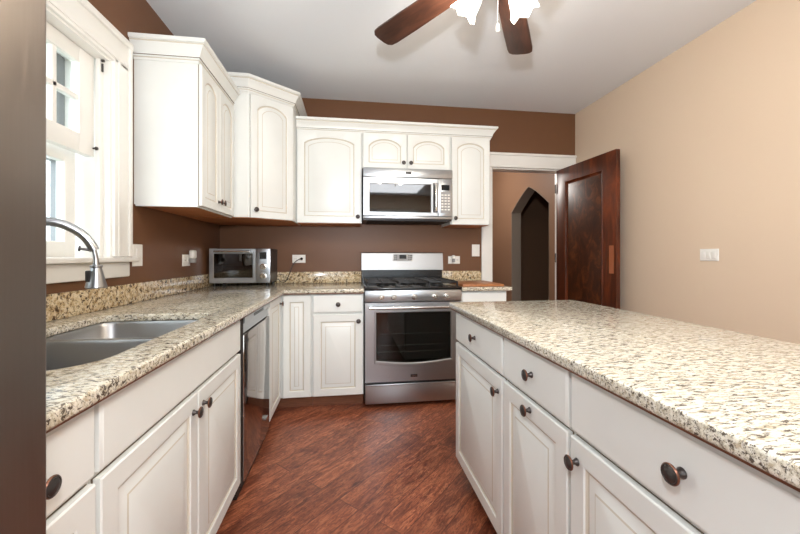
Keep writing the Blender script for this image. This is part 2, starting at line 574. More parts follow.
# grey plaster lining of the arch
mb = MB()
inn = [(ay0, 0)] + A + [(ay1, 0)]
out = [(ay0 + 0.006, 0)] + [(am + (y - am) * 0.988, z - 0.006) for y, z in A] + [(ay1 - 0.006, 0)]
for k in range(len(inn) - 1):
    (a0, b0), (a1, b1), (c1, d1), (c0, d0) = inn[k], inn[k + 1], out[k + 1], out[k]
    mb.prism([(HX - 0.002, a0, b0), (HX - 0.002, a1, b1), (HX - 0.002, c1, d1), (HX - 0.002, c0, d0)], (HT + 0.004, 0, 0))
struct('trim_arch', mb, M['jamb_grey'])
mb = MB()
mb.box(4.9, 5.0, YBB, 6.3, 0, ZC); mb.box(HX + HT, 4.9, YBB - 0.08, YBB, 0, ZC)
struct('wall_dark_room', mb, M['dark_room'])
# doorway casing
mb = MB()
mb.box(1.294, 1.396, YB - 0.022, YB - 0.001, 0, 2.05, 0.004)
mb.box(1.302, 1.318, YB - 0.030, YB - 0.020, 0, 2.05, 0.003)
struct('trim_doorway_left', mb, M['trim'])
mb = MB()
mb.box(1.294, 2.30, YB - 0.024, YB - 0.001, 2.052, 2.165, 0.004)
mb.box(1.285, 2.302, YB - 0.036, YB - 0.001, 2.165, 2.190, 0.006)
mb.box(1.290, 2.301, YB - 0.030, YB - 0.001, 2.045, 2.060, 0.004)
struct('trim_doorway_head', mb, M['trim'])
struct('trim_doorway_right', MB().box(2.185, 2.28, YB - 0.022, YB - 0.001, 0, 2.044, 0.004), M['trim'])
mb = MB()
mb.box(1.385, DX0 + 0.012, YB + 0.001, YBB - 0.001, 0, DZ); mb.box(DX1 - 0.012, DX1 + 0.012, YB + 0.001, YBB - 0.001, 0, DZ)
mb.box(1.385, DX1 + 0.012, YB + 0.001, YBB - 0.001, DZ - 0.012, DZ + 0.012)
struct('trim_doorway_jamb', mb, M['trim'])
struct('baseboard_right', MB().box(XR - 0.016, XR - 0.001, YF + 0.01, YB - 0.04, 0.001, 0.13, 0.005), M['trim'])
struct('baseboard_back', MB().box(2.282, XR - 0.02, YB - 0.016, YB - 0.001, 0.001, 0.13, 0.005), M['trim'])

# ------------------------------------------------------------------ window over the sink
win = thing('window_1', 'white double-hung window over the sink', 'window', (XL, 1.28, WZ0), kind='structure')
mb = MB()   # casing: right, left, head
for y0, y1 in ((1.93, 2.06), (0.50, 0.63)):
    mb.box(XL + 0.001, XL + 0.020, y0, y1, 1.16, 2.13, 0.004)
mb.box(XL + 0.018, XL + 0.030, 2.035, 2.062, 1.16, 2.26, 0.005)
mb.box(XL + 0.018, XL + 0.030, 0.498, 0.525, 1.16, 2.26, 0.005)
mb.box(XL + 0.018, XL + 0.024, 1.955, 1.975, 1.16, 2.14, 0.002)
mb.box(XL + 0.001, XL + 0.020, 0.50, 2.06, 2.115, 2.245, 0.004)
mb.box(XL + 0.001, XL + 0.034, 0.495, 2.064, 2.235, 2.268, 0.006)
mb.box(XL + 0.018, XL + 0.026, 0.53, 2.03, 2.13, 2.15, 0.003)
part('casing', mb, M['trim'], win)
part('sill', MB().box(XL - 0.05, XL + 0.055, 0.47, 2.075, 1.134, 1.158, 0.007), M['trim'], win)
mb = MB()
mb.box(XL + 0.001, XL + 0.022, 0.50, 2.05, 1.058, 1.133, 0.006)
part('apron', mb, M['trim'], win)
mb = MB()   # jamb box inside the wall
mb.box(XL - WT + 0.01, XL + 0.005, WY1 - 0.02, WY1 - 0.001, WZ0 + 0.02, WZ1 - 0.001)
mb.box(XL - WT + 0.01, XL + 0.005, WY0 + 0.001, WY0 + 0.02, WZ0 + 0.02, WZ1 - 0.001)
mb.box(XL - WT + 0.01, XL + 0.005, WY0 + 0.02, WY1 - 0.02, WZ1 - 0.02, WZ1 - 0.001)
mb.box(XL - WT + 0.01, XL - 0.02, WY0 + 0.001, WY1 - 0.001, WZ0 + 0.001, WZ0 + 0.02)
mb.box(XL - 0.045, XL - 0.025, WY1 - 0.045, WY1 - 0.02, WZ0 + 0.02, WZ1 - 0.02, 0.003)
part('jamb', mb, M['trim'], win)
def sash(name, x0, x1, y0, y1, z0, z1, st, rt, rb, ncol, nrow, mw):
    s = part(name, MB().box(x0, x1, y0, y0 + st, z0, z1, 0.003).box(x0, x1, y1 - st, y1, z0, z1, 0.003)
             .box(x0, x1, y0 + st, y1 - st, z0, z0 + rb, 0.003).box(x0, x1, y0 + st, y1 - st, z1 - rt, z1, 0.003), M['trim'], win)
    gy0, gy1, gz0, gz1 = y0 + st, y1 - st, z0 + rb, z1 - rt
    xm = (x0 + x1) / 2
    if ncol > 1 or nrow > 1:
        mb = MB()
        for k in range(1, ncol):
            y = gy0 + (gy1 - gy0) * k / ncol
            mb.box(x0 + 0.004, x1 - 0.004, y - mw / 2, y + mw / 2, gz0, gz1, 0.004)
        for k in range(1, nrow):
            z = gz0 + (gz1 - gz0) * k / nrow
            mb.box(x0 + 0.004, x1 - 0.004, gy0, gy1, z - mw / 2, z + mw / 2, 0.004)
        part('muntin', mb, M['trim'], s)
    part('glass_pane', MB().box(xm - 0.002, xm + 0.002, gy0 + 0.001, gy1 - 0.001, gz0 + 0.001, gz1 - 0.001), M['window_glass'], s)
    return s
sash('upper_sash', XL - 0.085, XL - 0.048, WY0 + 0.025, 1.893, 1.632, WZ1 - 0.022, 0.092, 0.068, 0.085, 8, 2, 0.024)
sash('lower_sash', XL - 0.150, XL - 0.112, WY0 + 0.025, 1.870, WZ0 + 0.022, 1.660, 0.062, 0.07, 0.072, 1, 1, 0)
mb = MB()
for y0, y1 in ((1.868, 1.918), (0.642, 0.69)):
    mb.box(XL - 0.215, XL - 0.19, y0, y1, WZ0 + 0.022, WZ1 - 0.022)
mb.box(XL - 0.215, XL - 0.19, 0.69, 1.868, WZ1 - 0.07, WZ1 - 0.022)
mb.box(XL - 0.215, XL - 0.19, 0.69, 1.868, 1.60, 1.645)
part('storm_frame', mb, M['storm'], win, label='grey outer storm frame')
mb = MB()
mb.box(XL - 0.024, XL - 0.016, 1.902, 1.909, 2.045, 2.085, 0.002)
mb.lathe([(0.006, 0), (0.006, 0.012)], (XL - 0.024, 1.905, 2.098), (1, 0, 0), 10)
part('sash_catch', mb, M['knob'], win, label='small dark metal catch')
part('sash_catch', MB().lathe([(0.004, 0), (0.004, 0.01), (0.009, 0.014), (0.007, 0.022)], (XL - 0.05, 1.885, 1.672), (1, 0, 0), 12), M['knob'], win, label='small dark metal catch')
# unseen wide window, added behind the camera to let in fill daylight
win_fill = thing('window_rear_fill', 'added white window behind the camera that lets in fill daylight', 'window', (0.6, YF, 0.8), kind='structure')
mb = MB()
for x0, x1 in ((-0.5, -0.44), (0.57, 0.63), (1.64, 1.7)):
    mb.box(x0 + 0.001, x1 - 0.001, YF - 0.12, YF - 0.06, 0.801, 2.299, 0.004)
mb.box(-0.44, 1.64, YF - 0.12, YF - 0.06, 0.801, 0.87, 0.004); mb.box(-0.44, 1.64, YF - 0.12, YF - 0.06, 2.24, 2.299, 0.004)
part('frame', mb, M['trim'], win_fill)
for x0, x1 in ((-0.44, 0.57), (0.63, 1.64)):
    part('glass_pane', MB().box(x0, x1, YF - 0.092, YF - 0.088, 0.87, 2.24), M['window_glass'], win_fill)

# outside, seen through the panes
struct('ground', MB().box(-30, XL - WT - 0.01, -12, 25, -0.6, -0.4), M['yard'], label=None)
mb = MB()
mb.box(-6.2, -6.0, -4, 14, -0.5, 5.2)
for k in range(28):
    z = -0.4 + k * 0.2
    mb.prism([(-6, -4, z), (-5.97, -4, z), (-6, -4, z + 0.2)], (0, 18, 0))
struct('wall_neighbour', mb, M['siding'])

# ------------------------------------------------------------------ room door
doorT = thing('door_1', 'open dark mahogany door with one tall raised panel beside the tan wall', 'door', (2.085, 3.405, 0), kind='structure')
ang = math.atan2(2.130 - 2.085, 3.405 - 2.64)
dvec = Vector((math.sin(ang), -math.cos(ang), 0))
nvec = Vector((-math.cos(ang), -math.sin(ang), 0))
class DF:
    pass
Fd = Face((2.085, 3.40, 0), (nvec.x, nvec.y))
# Face U = (-Ny, Nx): along the door towards the free edge is -U or +U
sgn = 1 if Fd.U.dot(dvec) > 0 else -1
def dp(u, v, n): return Fd.O + dvec * u + Vector((0, 0, v)) + nvec * n
DW_, DH = 0.772, 2.028
def ring_d(i0, i1, ib, it, n):
    return [dp(i0, 0.008 + ib, n), dp(DW_ - i1, 0.008 + ib, n), dp(DW_ - i1, DH - it, n), dp(i0, DH - it, n)]
mb = MB()
L = [ring_d(0, 0, 0, 0, -0.038), ring_d(0, 0, 0, 0, -0.001), ring_d(0.002, 0.002, 0.002, 0.002, 0), ring_d(0.135, 0.145, 0.24, 0.135, 0), ring_d(0.140, 0.150, 0.245, 0.140, 0.004),
     ring_d(0.150, 0.160, 0.255, 0.150, -0.004), ring_d(0.165, 0.175, 0.27, 0.165, -0.012)]
mb.loops(L, [0] * 6)
part('door_frame', mb, M['door_wood'], doorT)
mb = MB()
L = [ring_d(0.167, 0.177, 0.272, 0.167, -0.0115), ring_d(0.167, 0.177, 0.272, 0.167, -0.010), ring_d(0.20, 0.21, 0.31, 0.20, -0.004), ring_d(0.202, 0.212, 0.312, 0.202, -0.0035)]
mb.loops(L, [0] * 3)
part('door_panel', mb, M['door_panel_wood'], doorT)
mb = MB()
mb.prism([dp(0.70, 1.02, 0.0005), dp(0.75, 1.02, 0.0005), dp(0.75, 1.25, 0.0005), dp(0.70, 1.25, 0.0005)], nvec * 0.002)
part('push_plate', mb, M['patch_wood'], doorT, label='pale wooden plate on the door edge')
for z in (0.3, 1.1, 1.8):
    part('hinge', MB().lathe([(0.006, 0), (0.006, 0.09)], dp(-0.006, z, 0.006), (0, 0, 1), 10), M['knob'], doorT)

# ------------------------------------------------------------------ base cabinets
TOE = 0.10
def base_body(x0, x1, y0, y1, z1=0.877):
    return MB().box(x0, x1, y0, y1, TOE, z1)

# --- left run, facing +X
FL = faceXp(-0.522)
XF = -0.522
def left_unit(label, y0, y1, toe=True):
    t = thing('base_cabinet', label, 'cabinet', (-0.80, (y0 + y1) / 2, 0))
    part('body', base_body(XL + 0.003, XF, y0, y1), M['paint'], t)
    part('toe_kick', MB().box(XF - 0.09, XF - 0.07, y0, y1, 0.001, TOE), M['toe'], t, label='brown toe kick')
    return t
t = left_unit('narrow cream base cabinet with one drawer between the refrigerator and the sink', 0.562, 0.808)
d = part('drawer', slab_front(FL, 0.572, 0.800, 0.722, 0.868), PG, t)
knob(FL, 0.660, 0.788, 0.02, d)
d = part('door', raised_door(FL, 0.572, 0.800, 0.104, 0.708), PG, t)
t = thing('sink_base_cabinet', 'cream sink base cabinet with two doors under one long blank front', 'cabinet', (-0.80, 1.29, 0))
mb = MB()
mb.box(XL + 0.003, XF, 0.810, 0.828, TOE, 0.877); mb.box(XL + 0.003, XF, 1.756, 1.774, TOE, 0.877)
mb.box(XL + 0.003, XF, 0.828, 1.756, TOE, TOE + 0.018); mb.box(XL + 0.003, XL + 0.02, 0.828, 1.756, TOE + 0.018, 0.877)
mb.box(XF - 0.02, XF, 0.828, 1.756, TOE + 0.018, 0.877)
part('body', mb, M['paint'], t)
part('toe_kick', MB().box(XF - 0.09, XF - 0.07, 0.810, 1.774, 0.001, TOE), M['toe'], t, label='brown toe kick')
part('false_front', slab_front(FL, 0.815, 1.768, 0.722, 0.868), PG, t)
d = part('door', raised_door(FL, 0.815, 1.288, 0.104, 0.708), PG, t)
knob(FL, 1.252, 0.655, 0.02, d)
d = part('door', raised_door(FL, 1.295, 1.768, 0.104, 0.708), PG, t)
knob(FL, 1.331, 0.655, 0.02, d)

# --- dishwasher
t = thing('dishwasher', 'stainless steel dishwasher with mirror-like door between cream cabinets', 'dishwasher', (-0.80, 2.09, 0))
part('tub', MB().box(XL + 0.01, XF - 0.001, 1.777, 2.384, 0.02, 0.872), M['gap'], t)
mb = MB()
mb.box(XF - 0.002, XF + 0.022, 1.820, 2.374, 0.075, 0.785, 0.005)
part('door', mb, M['dw_steel'], t)
mb = MB()
yy0, yy1 = 1.820, 2.374
mb.prism([(XF - 0.002, yy0, 0.792), (XF + 0.016, yy0, 0.792), (XF + 0.006, yy0, 0.83), (XF + 0.024, yy0, 0.842), (XF + 0.024, yy0, 0.868), (XF - 0.002, yy0, 0.868)], (0, yy1 - yy0, 0))
part('side_gap_strip', MB().box(XF - 0.0005, XF + 0.018, 1.778, 1.817, 0.075, 0.868), M['gap'], t, label='black strip that darkens the gap')  # strip added so the gap beside the door stays dark
c = part('control_panel', mb, M['steel'], t)
part('button_strip', MB().box(XF + 0.023, XF + 0.0255, 1.99, 2.2, 0.848, 0.862), M['dark_plastic'], c)
part('badge', MB().box(XF + 0.021, XF + 0.024, 2.275, 2.325, 0.165, 0.178), M['steel_bright'], t)
part('toe_panel', MB().box(XF - 0.06, XF - 0.045, 1.80, 2.38, 0.021, 0.075), M['gap'], t)

# --- corner cabinet with folding corner door
YFc = 2.79
FBk = faceY(YFc)
t = thing('corner_base_cabinet', 'cream corner base cabinet with two narrow doors meeting in the corner', 'cabinet', (-0.8, 3.0, 0))
mb = MB()
mb.box(XL + 0.003, XF, 2.388, 3.414, TOE, 0.877)
mb.box(XF, -0.280, YFc, 3.414, TOE, 0.877)
part('body', mb, M['paint'], t)
mb = MB()
mb.box(XF - 0.09, XF - 0.07, 2.388, YFc + 0.09, 0.001, TOE); mb.box(XF - 0.07, -0.280, YFc + 0.07, YFc + 0.09, 0.001, TOE)
part('toe_kick', mb, M['toe'], t, label='brown toe kick')
d = part('door', raised_door(FL, 2.395, 2.755, 0.104, 0.868, s=0.05), PG, t)
knob(FL, 2.725, 0.815, 0.02, d)
part('door', raised_door(FBk, -0.490, -0.288, 0.104, 0.868, s=0.05), PG, t)
# --- base cabinet left of the range
t = thing('base_cabinet', 'cream base cabinet with drawer and door left of the range', 'cabinet', (-0.08, 3.0, 0))
part('body', MB().box(-0.278, 0.108, YFc, 3.414, TOE, 0.877), M['paint'], t)
part('toe_kick', MB().box(-0.278, 0.108, YFc + 0.07, YFc + 0.09, 0.001, TOE), M['toe'], t, label='brown toe kick')
d = part('drawer', slab_front(FBk, -0.268, 0.102, 0.735, 0.868), PG, t)
knob(FBk, -0.083, 0.798, 0.02, d)
d = part('door', raised_door(FBk, -0.268, 0.102, 0.104, 0.720), PG, t)
knob(FBk, 0.070, 0.668, 0.02, d)
# --- base cabinet right of the range
t = thing('base_cabinet', 'cream base cabinet right of the range, mostly behind the island', 'cabinet', (1.08, 3.0, 0))
part('body', MB().box(0.886, 1.270, YFc, 3.38, TOE, 0.877), M['paint'], t)
part('toe_kick', MB().box(0.886, 1.270, YFc + 0.07, YFc + 0.09, 0.001, TOE), M['toe'], t, label='brown toe kick')
d = part('drawer', slab_front(FBk, 0.894, 1.264, 0.735, 0.868), PG, t)
knob(FBk, 1.079, 0.785, 0.02, d)
d = part('door', raised_door(FBk, 0.894, 1.264, 0.104, 0.720), PG, t)
knob(FBk, 0.926, 0.668, 0.02, d)

# --- island units, facing -X
FI = faceXn(0.578)
def island_unit(label, y0, y1):
    t = thing('island_cabinet', label, 'cabinet', (0.9, (y0 + y1) / 2, 0))
    part('body', MB().box(0.578, 1.215, y0 + 0.0005, y1 - 0.0005, TOE, 0.877), M['paint'], t)
    part('toe_kick', MB().box(0.655, 0.675, y0, y1, 0.001, TOE), M['toe'], t, label='brown toe kick')
    return t
for lab, y0, y1, ky, kz in (('cream island cabinet nearest the range with drawer over wide door', 1.258, 1.852, 1.298, 0.652),
                            ('narrow cream island cabinet in the middle, its door knob centred on the top rail', 0.855, 1.258, 1.055, 0.683),
                            ('wide cream island cabinet nearest the camera, with a wide drawer front', 0.262, 0.855, 0.820, 0.655)):
    t = island_unit(lab, y0, y1)
    g = 0.0065
    d = part('drawer', slab_front(FI, -(y1 - g), -(y0 + g), 0.722, 0.868), PG, t)
    knob(FI, -((y0 + y1) / 2 - (0.004 if y0 > 1.2 else 0.012 if y0 > 0.5 else 0.022)), 0.797, 0.02, d)
    d = part('door', raised_door(FI, -(y1 - g), -(y0 + g), 0.104, 0.708), PG, t)
    knob(FI, -ky, kz, 0.02, d)

# ------------------------------------------------------------------ countertops
def slab_curve(outer, holes, z0, z1, bev=0.007):
    cu = bpy.data.curves.new('slab', 'CURVE')
    cu.dimensions = '2D'
    cu.fill_mode = 'BOTH'
    for pts in [outer] + holes:
        sp = cu.splines.new('POLY')
        sp.points.add(len(pts) - 1)
        for p, q in zip(sp.points, pts):
            p.co = (q[0], q[1], 0, 1)
        sp.use_cyclic_u = True
    cu.extrude = (z1 - z0) / 2 - bev
    cu.bevel_depth = bev
    cu.bevel_resolution = 3
    cu.offset = -bev
    o = bpy.data.objects.new('slab_tmp', cu)
    COL.objects.link(o)
    me = bpy.data.meshes.new_from_object(o.evaluated_get(bpy.context.evaluated_depsgraph_get()))
    bpy.data.objects.remove(o)
    bpy.data.curves.remove(cu)
    mb = MB()
    mb.bm.from_mesh(me)
    bpy.data.meshes.remove(me)
    bmesh.ops.translate(mb.bm, verts=mb.bm.verts, vec=(0, 0, (z0 + z1) / 2))
    bmesh.ops.remove_doubles(mb.bm, verts=mb.bm.verts, dist=1e-5)
    return mb
def arc(cx, cy, r, a0, a1, n=8):
    return [(cx + r * math.cos(a0 + (a1 - a0) * k / n), cy + r * math.sin(a0 + (a1 - a0) * k / n)) for k in range(n + 1)]
# sink outline: rounded, big curve at the near front corner
SX0, SX1, SY0, SY1 = -1.02, -0.588, 0.87, 1.675
def sink_ring(i):
    r = 0.05 - i * 0.5
    R = 0.13 - i
    P = []
    P += arc(SX1 - i - r, SY1 - i - r, r, 0, PI / 2)
    P += arc(SX0 + i + r, SY1 - i - r, r, PI / 2, PI)
    P += arc(SX0 + i + r, SY0 + i + r, r, PI, 1.5 * PI)
    P += arc(SX1 - i - R, SY0 + i + R, R, 1.5 * PI, 2 * PI, 12)
    return P
ZT0, ZT1 = 0.885, 0.915
outer = [(XL + 0.002, 0.556), (-0.480, 0.556), (-0.472, 0.564), (-0.472, 2.742), (0.112, 2.742), (0.112, YB - 0.002), (XL + 0.002, YB - 0.002)]
top = part('countertop', slab_curve(outer, [sink_ring(0.0)[::-1]], ZT0, ZT1), M['granite'], None, 'L-shaped cream granite countertop with the sink cut-out under the window', cat='countertop')
mb = MB()
mb.box(-0.53, -0.484, 0.562, 2.73, 0.8775, 0.8846)
mb.box(-0.484, 0.108, 2.754, 2.80, 0.8775, 0.8846)
part('substrate', mb, M['toe'], top, label='thin brown board under the stone')
mb = MB()
mb.box(XL + 0.002, XL + 0.024, 0.57, YB - 0.026, ZT1 + 0.0005, 1.018, 0.003)
mb.box(XL + 0.002, 0.112, YB - 0.025, YB - 0.003, ZT1 + 0.0005, 1.018, 0.003)
part('backsplash', mb, M['granite_splash'], top)
outer = [(0.882, 2.742), (1.300, 2.742), (1.300, YB - 0.034), (1.290, YB - 0.034), (1.290, YB - 0.002), (0.882, YB - 0.002)]
top = part('countertop', slab_curve(outer, [], ZT0, ZT1), M['granite'], None, 'short cream granite countertop right of the range under the cutting board', cat='countertop')
part('backsplash', MB().box(0.884, 1.288, YB - 0.025, YB - 0.003, ZT1 + 0.0005, 1.018, 0.003), M['granite_splash'], top)
outer = [(0.529, 0.232), (1.262, 0.232), (1.262, 1.890)] + [(0.550, 1.890), (0.535, 1.885), (0.529, 1.870)]
top = part('countertop', slab_curve(outer, [], ZT0, ZT1), M['granite_island'], None, 'big cream granite island top with dark streaks in the foreground', cat='countertop')

part('substrate', MB().box(0.541, 0.60, 0.245, 1.878, 0.8775, 0.8846), M['toe'], top, label='thin brown board under the stone')

# ------------------------------------------------------------------ sink and faucet
sk = thing('sink', 'stainless steel double-bowl undermount sink below the faucet', 'sink', (-0.75, 1.15, 0.68))
DIV = 1.335
def bowl(ring_fn, depth):
    mb = MB()
    zt = ZT0 - 0.001
    L = [[(x, y, zt) for x, y in ring_fn(-0.018)], [(x, y, zt) for x, y in ring_fn(-0.002)], [(x, y, zt - 0.01) for x, y in ring_fn(0.004)], [(x, y, zt - depth + 0.03) for x, y in ring_fn(0.012)],
         [(x, y, zt - depth + 0.008) for x, y in ring_fn(0.022)], [(x, y, zt - depth) for x, y in ring_fn(0.045)]]
    rings = [[mb.bm.verts.new(p) for p in R] for R in L]
    n = len(rings[0])
    for A_, B_ in zip(rings, rings[1:]):
        for j in range(n):
            mb.bm.faces.new((A_[j], A_[(j + 1) % n], B_[(j + 1) % n], B_[j]))
    mb.bm.faces.new(rings[-1])
    return mb
def far_ring(i):
    r = 0.06 - i * 0.5
    y0, y1 = DIV + 0.016 + i, SY1 - i
    x0, x1 = SX0 + i, SX1 - i
    return arc(x1 - r, y1 - r, r, 0, PI / 2) + arc(x0 + r, y1 - r, r, PI / 2, PI) + arc(x0 + r, y0 + r, r, PI, 1.5 * PI) + arc(x1 - r, y0 + r, r, 1.5 * PI, 2 * PI)
def near_ring(i):
    r = 0.06 - i * 0.5
    R = 0.12 - i
    y0, y1 = SY0 + i, DIV - 0.016 - i
    x0, x1 = SX0 + i, SX1 - i
    return arc(x1 - r, y1 - r, r, 0, PI / 2) + arc(x0 + r, y1 - r, r, PI / 2, PI) + arc(x0 + r, y0 + r, r, PI, 1.5 * PI) + arc(x1 - R, y0 + R, R, 1.5 * PI, 2 * PI, 8)
for fn, dp_ in ((far_ring, 0.17), (near_ring, 0.19)):
    b = part('bowl', bowl(fn, dp_), M['sink_steel'], sk)
    P = [Vector((x, y, 0)) for x, y in fn(0.05)]
    c_ = sum(P, Vector()) / len(P)
    part('drain', MB().lathe([(0.045, 0), (0.045, 0.003), (0.035, 0.004), (0.03, 0.001)], (c_.x, c_.y, ZT0 - dp_ - 0.0005), (0, 0, 1), 20), M['steel_bright'], b)
mb = MB()
mb.box(SX0 + 0.01, SX1 - 0.01, DIV - 0.017, DIV + 0.017, ZT0 - 0.03, ZT0 - 0.003, 0.008, seg=3)
part('divider', mb, M['sink_steel'], sk)

fa = thing('faucet', 'brushed steel gooseneck faucet with pull-down spray head in front of the window', 'faucet', (-1.07, 1.13, ZT1))
part('base', MB().lathe([(0.031, 0.0005), (0.031, 0.006), (0.024, 0.012), (0.02, 0.05), (0.019, 0.07)], (-1.07, 1.13, ZT1), (0, 0, 1), 24), M['steel'], fa)
path = [(-1.07, 1.13, 0.98), (-1.07, 1.13, 1.10), (-1.062, 1.134, 1.175), (-1.03, 1.153, 1.23), (-0.965, 1.190, 1.264), (-0.906, 1.224, 1.270), (-0.875, 1.242, 1.264), (-0.844, 1.261, 1.243), (-0.823, 1.273, 1.216), (-0.809, 1.281, 1.182)]
def smooth(P, it=2):
    P = [Vector(p) for p in P]
    for _ in range(it):
        Q = [P[0]]
        for a, b in zip(P, P[1:]):
            Q += [a * 0.75 + b * 0.25, a * 0.25 + b * 0.75]
        P = Q + [P[-1]]
    return P
part('spout', MB().tube(smooth(path), 0.0135, 16), M['steel'], fa)
hd = part('spray_head', MB().tube([(-0.811, 1.280, 1.19), (-0.807, 1.282, 1.16), (-0.806, 1.283, 1.135)], [0.0060, 0.0070, 0.0095], 14)
          .lathe([(0.010, 0.0), (0.0165, -0.002), (0.0165, -0.008), (0.0145, -0.010), (0.017, -0.02), (0.0235, -0.05), (0.0275, -0.066), (0.0285, -0.072), (0.026, -0.075)], (-0.806, 1.283, 1.136), (0, 0, 1), 24), M['steel'], fa)
part('spray_button', MB().box(-0.822, -0.810, 1.256, 1.268, 1.082, 1.118, 0.003), M['dark_plastic'], hd)
mb = MB()
mb.tube([(-0.815, 1.277, 1.182), (-0.838, 1.264, 1.187)], 0.004, 10)
mb.lathe([(0.004, 0), (0.009, 0.001), (0.009, 0.005), (0.004, 0.007)], (-0.838, 1.264, 1.187), (-0.87, -0.49, 0.1), 12)
part('docking_lever', mb, M['knob'], fa, label='small dark lever at the spout tip')
mb = MB().lathe([(0.012, 0), (0.012, 0.03), (0.006, 0.035)], (-1.07, 1.15, 0.955), (0, 1, 0), 14)
mb.tube([(-1.07, 1.175, 0.955), (-1.055, 1.185, 1.0), (-1.035, 1.188, 1.03)], [0.006, 0.005, 0.004], 10)
part('handle', mb, M['steel'], fa)

# ------------------------------------------------------------------ upper cabinets
ZU = 1.438
CROWN = [(0.0, 0.0), (0.007, 0.0), (0.009, 0.012), (0.014, 0.016), (0.014, 0.026), (0.019, 0.028), (0.021, 0.040), (0.027, 0.056), (0.037, 0.074), (0.046, 0.086), (0.046, 0.094), (0.055, 0.097), (0.058, 0.104), (0.058, 0.118), (0.0, 0.118)]
CROWN_SHADE_BANDS = (2, 4, 9)  # crown bands that carry painted shading lines
def crown(path, z, parent=None, hs=1.0, os_=1.0, **kw):
    return part('crown_moulding', MB().sweep([(o * os_, z + h * hs) for o, h in CROWN], path, CROWN_SHADE_BANDS), PG, parent, angle=20, **kw)
# left cabinet, doors facing +X
LXF = -0.826
FU = faceXp(LXF)
t = thing('wall_cabinet', 'cream two-door wall cabinet right beside the window', 'cabinet', (-0.98, 2.4, ZU))
part('body', MB().box(XL + 0.003, LXF, 2.118, 2.700, ZU + 0.006, 2.25), M['paint'], t)
part('bottom_panel', MB().box(XL + 0.01, LXF - 0.012, 2.128, 2.690, ZU + 0.002, ZU + 0.005), M['light_wood'], t, label='bare wood underside')
mb = MB()
mb.box(LXF - 0.012, LXF, 2.118, 2.70, ZU - 0.004, ZU + 0.006); mb.box(XL + 0.01, LXF - 0.012, 2.118, 2.128, ZU - 0.004, ZU + 0.006)
part('light_rail', mb, M['paint'], t)
d = part('door', raised_door(FU, 2.124, 2.402, ZU + 0.004, 2.222, arch=0.045, s=0.05), PG, t)
knob(FU, 2.378, 1.500, 0.02, d)
d = part('door', raised_door(FU, 2.408, 2.690, ZU + 0.004, 2.222, arch=0.045, s=0.05), PG, t)
knob(FU, 2.434, 1.500, 0.02, d)
crown([(XL + 0.004, 2.118), (LXF, 2.118), (LXF, 2.700)], 2.222, t, 0.95)
# corner cabinet, taller, diagonal door
cx0, cy0 = -0.722, 2.716
cx1, cy1 = -0.440, 2.945
ring = [(XL + 0.003, cy0), (cx0, cy0), (cx1, cy1), (cx1, YB - 0.003), (XL + 0.003, YB - 0.003)]
t = thing('corner_wall_cabinet', 'taller cream corner wall cabinet with one angled arched door', 'cabinet', (-0.75, 3.05, ZU))
part('body', MB().prism([(x, y, ZU + 0.006) for x, y in ring], (0, 0, 2.36 - ZU - 0.006)), M['paint'], t)
part('bottom_panel', MB().prism([(XL + 0.01, cy0 + 0.01, ZU + 0.001), (cx0 - 0.005, cy0 + 0.01, ZU + 0.001), (cx1 - 0.01, cy1 + 0.01, ZU + 0.001), (cx1 - 0.01, YB - 0.01, ZU + 0.001), (XL + 0.01, YB - 0.01, ZU + 0.001)], (0, 0, 0.004)), M['light_wood'], t, label='bare wood underside')
dd = Vector((cx1 - cx0, cy1 - cy0, 0))
LD = dd.length
FD = Face((cx0, cy0, 0), (dd.y, -dd.x))
d = part('door', raised_door(FD, 0.014, LD - 0.014, ZU + 0.004, 2.334, arch=0.05, s=0.05), PG, t)
knob(FD, 0.046, 1.500, 0.02, d)
crown([(XL + 0.004, cy0), (cx0, cy0), (cx1, cy1), (cx1, YB - 0.004)], 2.345, t, 0.90)
# back run, doors facing -Y
UYF = 3.106
FB = faceY(UYF)
def upper(label, x0, x1, z0, doors, name='wall_cabinet'):
    t = thing(name, label, 'cabinet', ((x0 + x1) / 2, 3.26, z0))
    part('body', MB().box(x0, x1, UYF, YB - 0.003, z0 + 0.006, 2.238), M['paint'], t)
    part('bottom_panel', MB().box(x0 + 0.008, x1 - 0.008, UYF + 0.008, YB - 0.01, z0 + 0.001, z0 + 0.005), M['light_wood'], t, label='bare wood underside')
    for a, b, ku, kz, arch, s in doors:
        d = part('door', raised_door(FB, a, b, z0 + 0.004, 2.218, arch=arch, s=s, field=0.026 if z0 > 1.8 else 0.034), PG, t)
        knob(FB, ku, kz, 0.02, d)
    return t
upper('cream single-door wall cabinet left of the microwave', -0.438, 0.106, ZU, [(-0.430, 0.100, 0.072, 1.497, 0.045, 0.058)])
upper('short cream wall cabinet with two small arched doors above the microwave', 0.108, 0.888, 1.912, [(0.116, 0.494, 0.466, 1.968, 0.055, 0.05), (0.502, 0.880, 0.530, 1.968, 0.055, 0.05)])
upper('narrow cream wall cabinet between the microwave and the doorway', 0.890, 1.256, ZU, [(0.898, 1.250, 0.928, 1.497, 0.045, 0.052)])
crown([(-0.436, UYF), (1.256, UYF), (1.256, YB - 0.004)], 2.214, None, 0.86, label='long cream crown moulding over the wall cabinets on the back wall', cat='moulding')

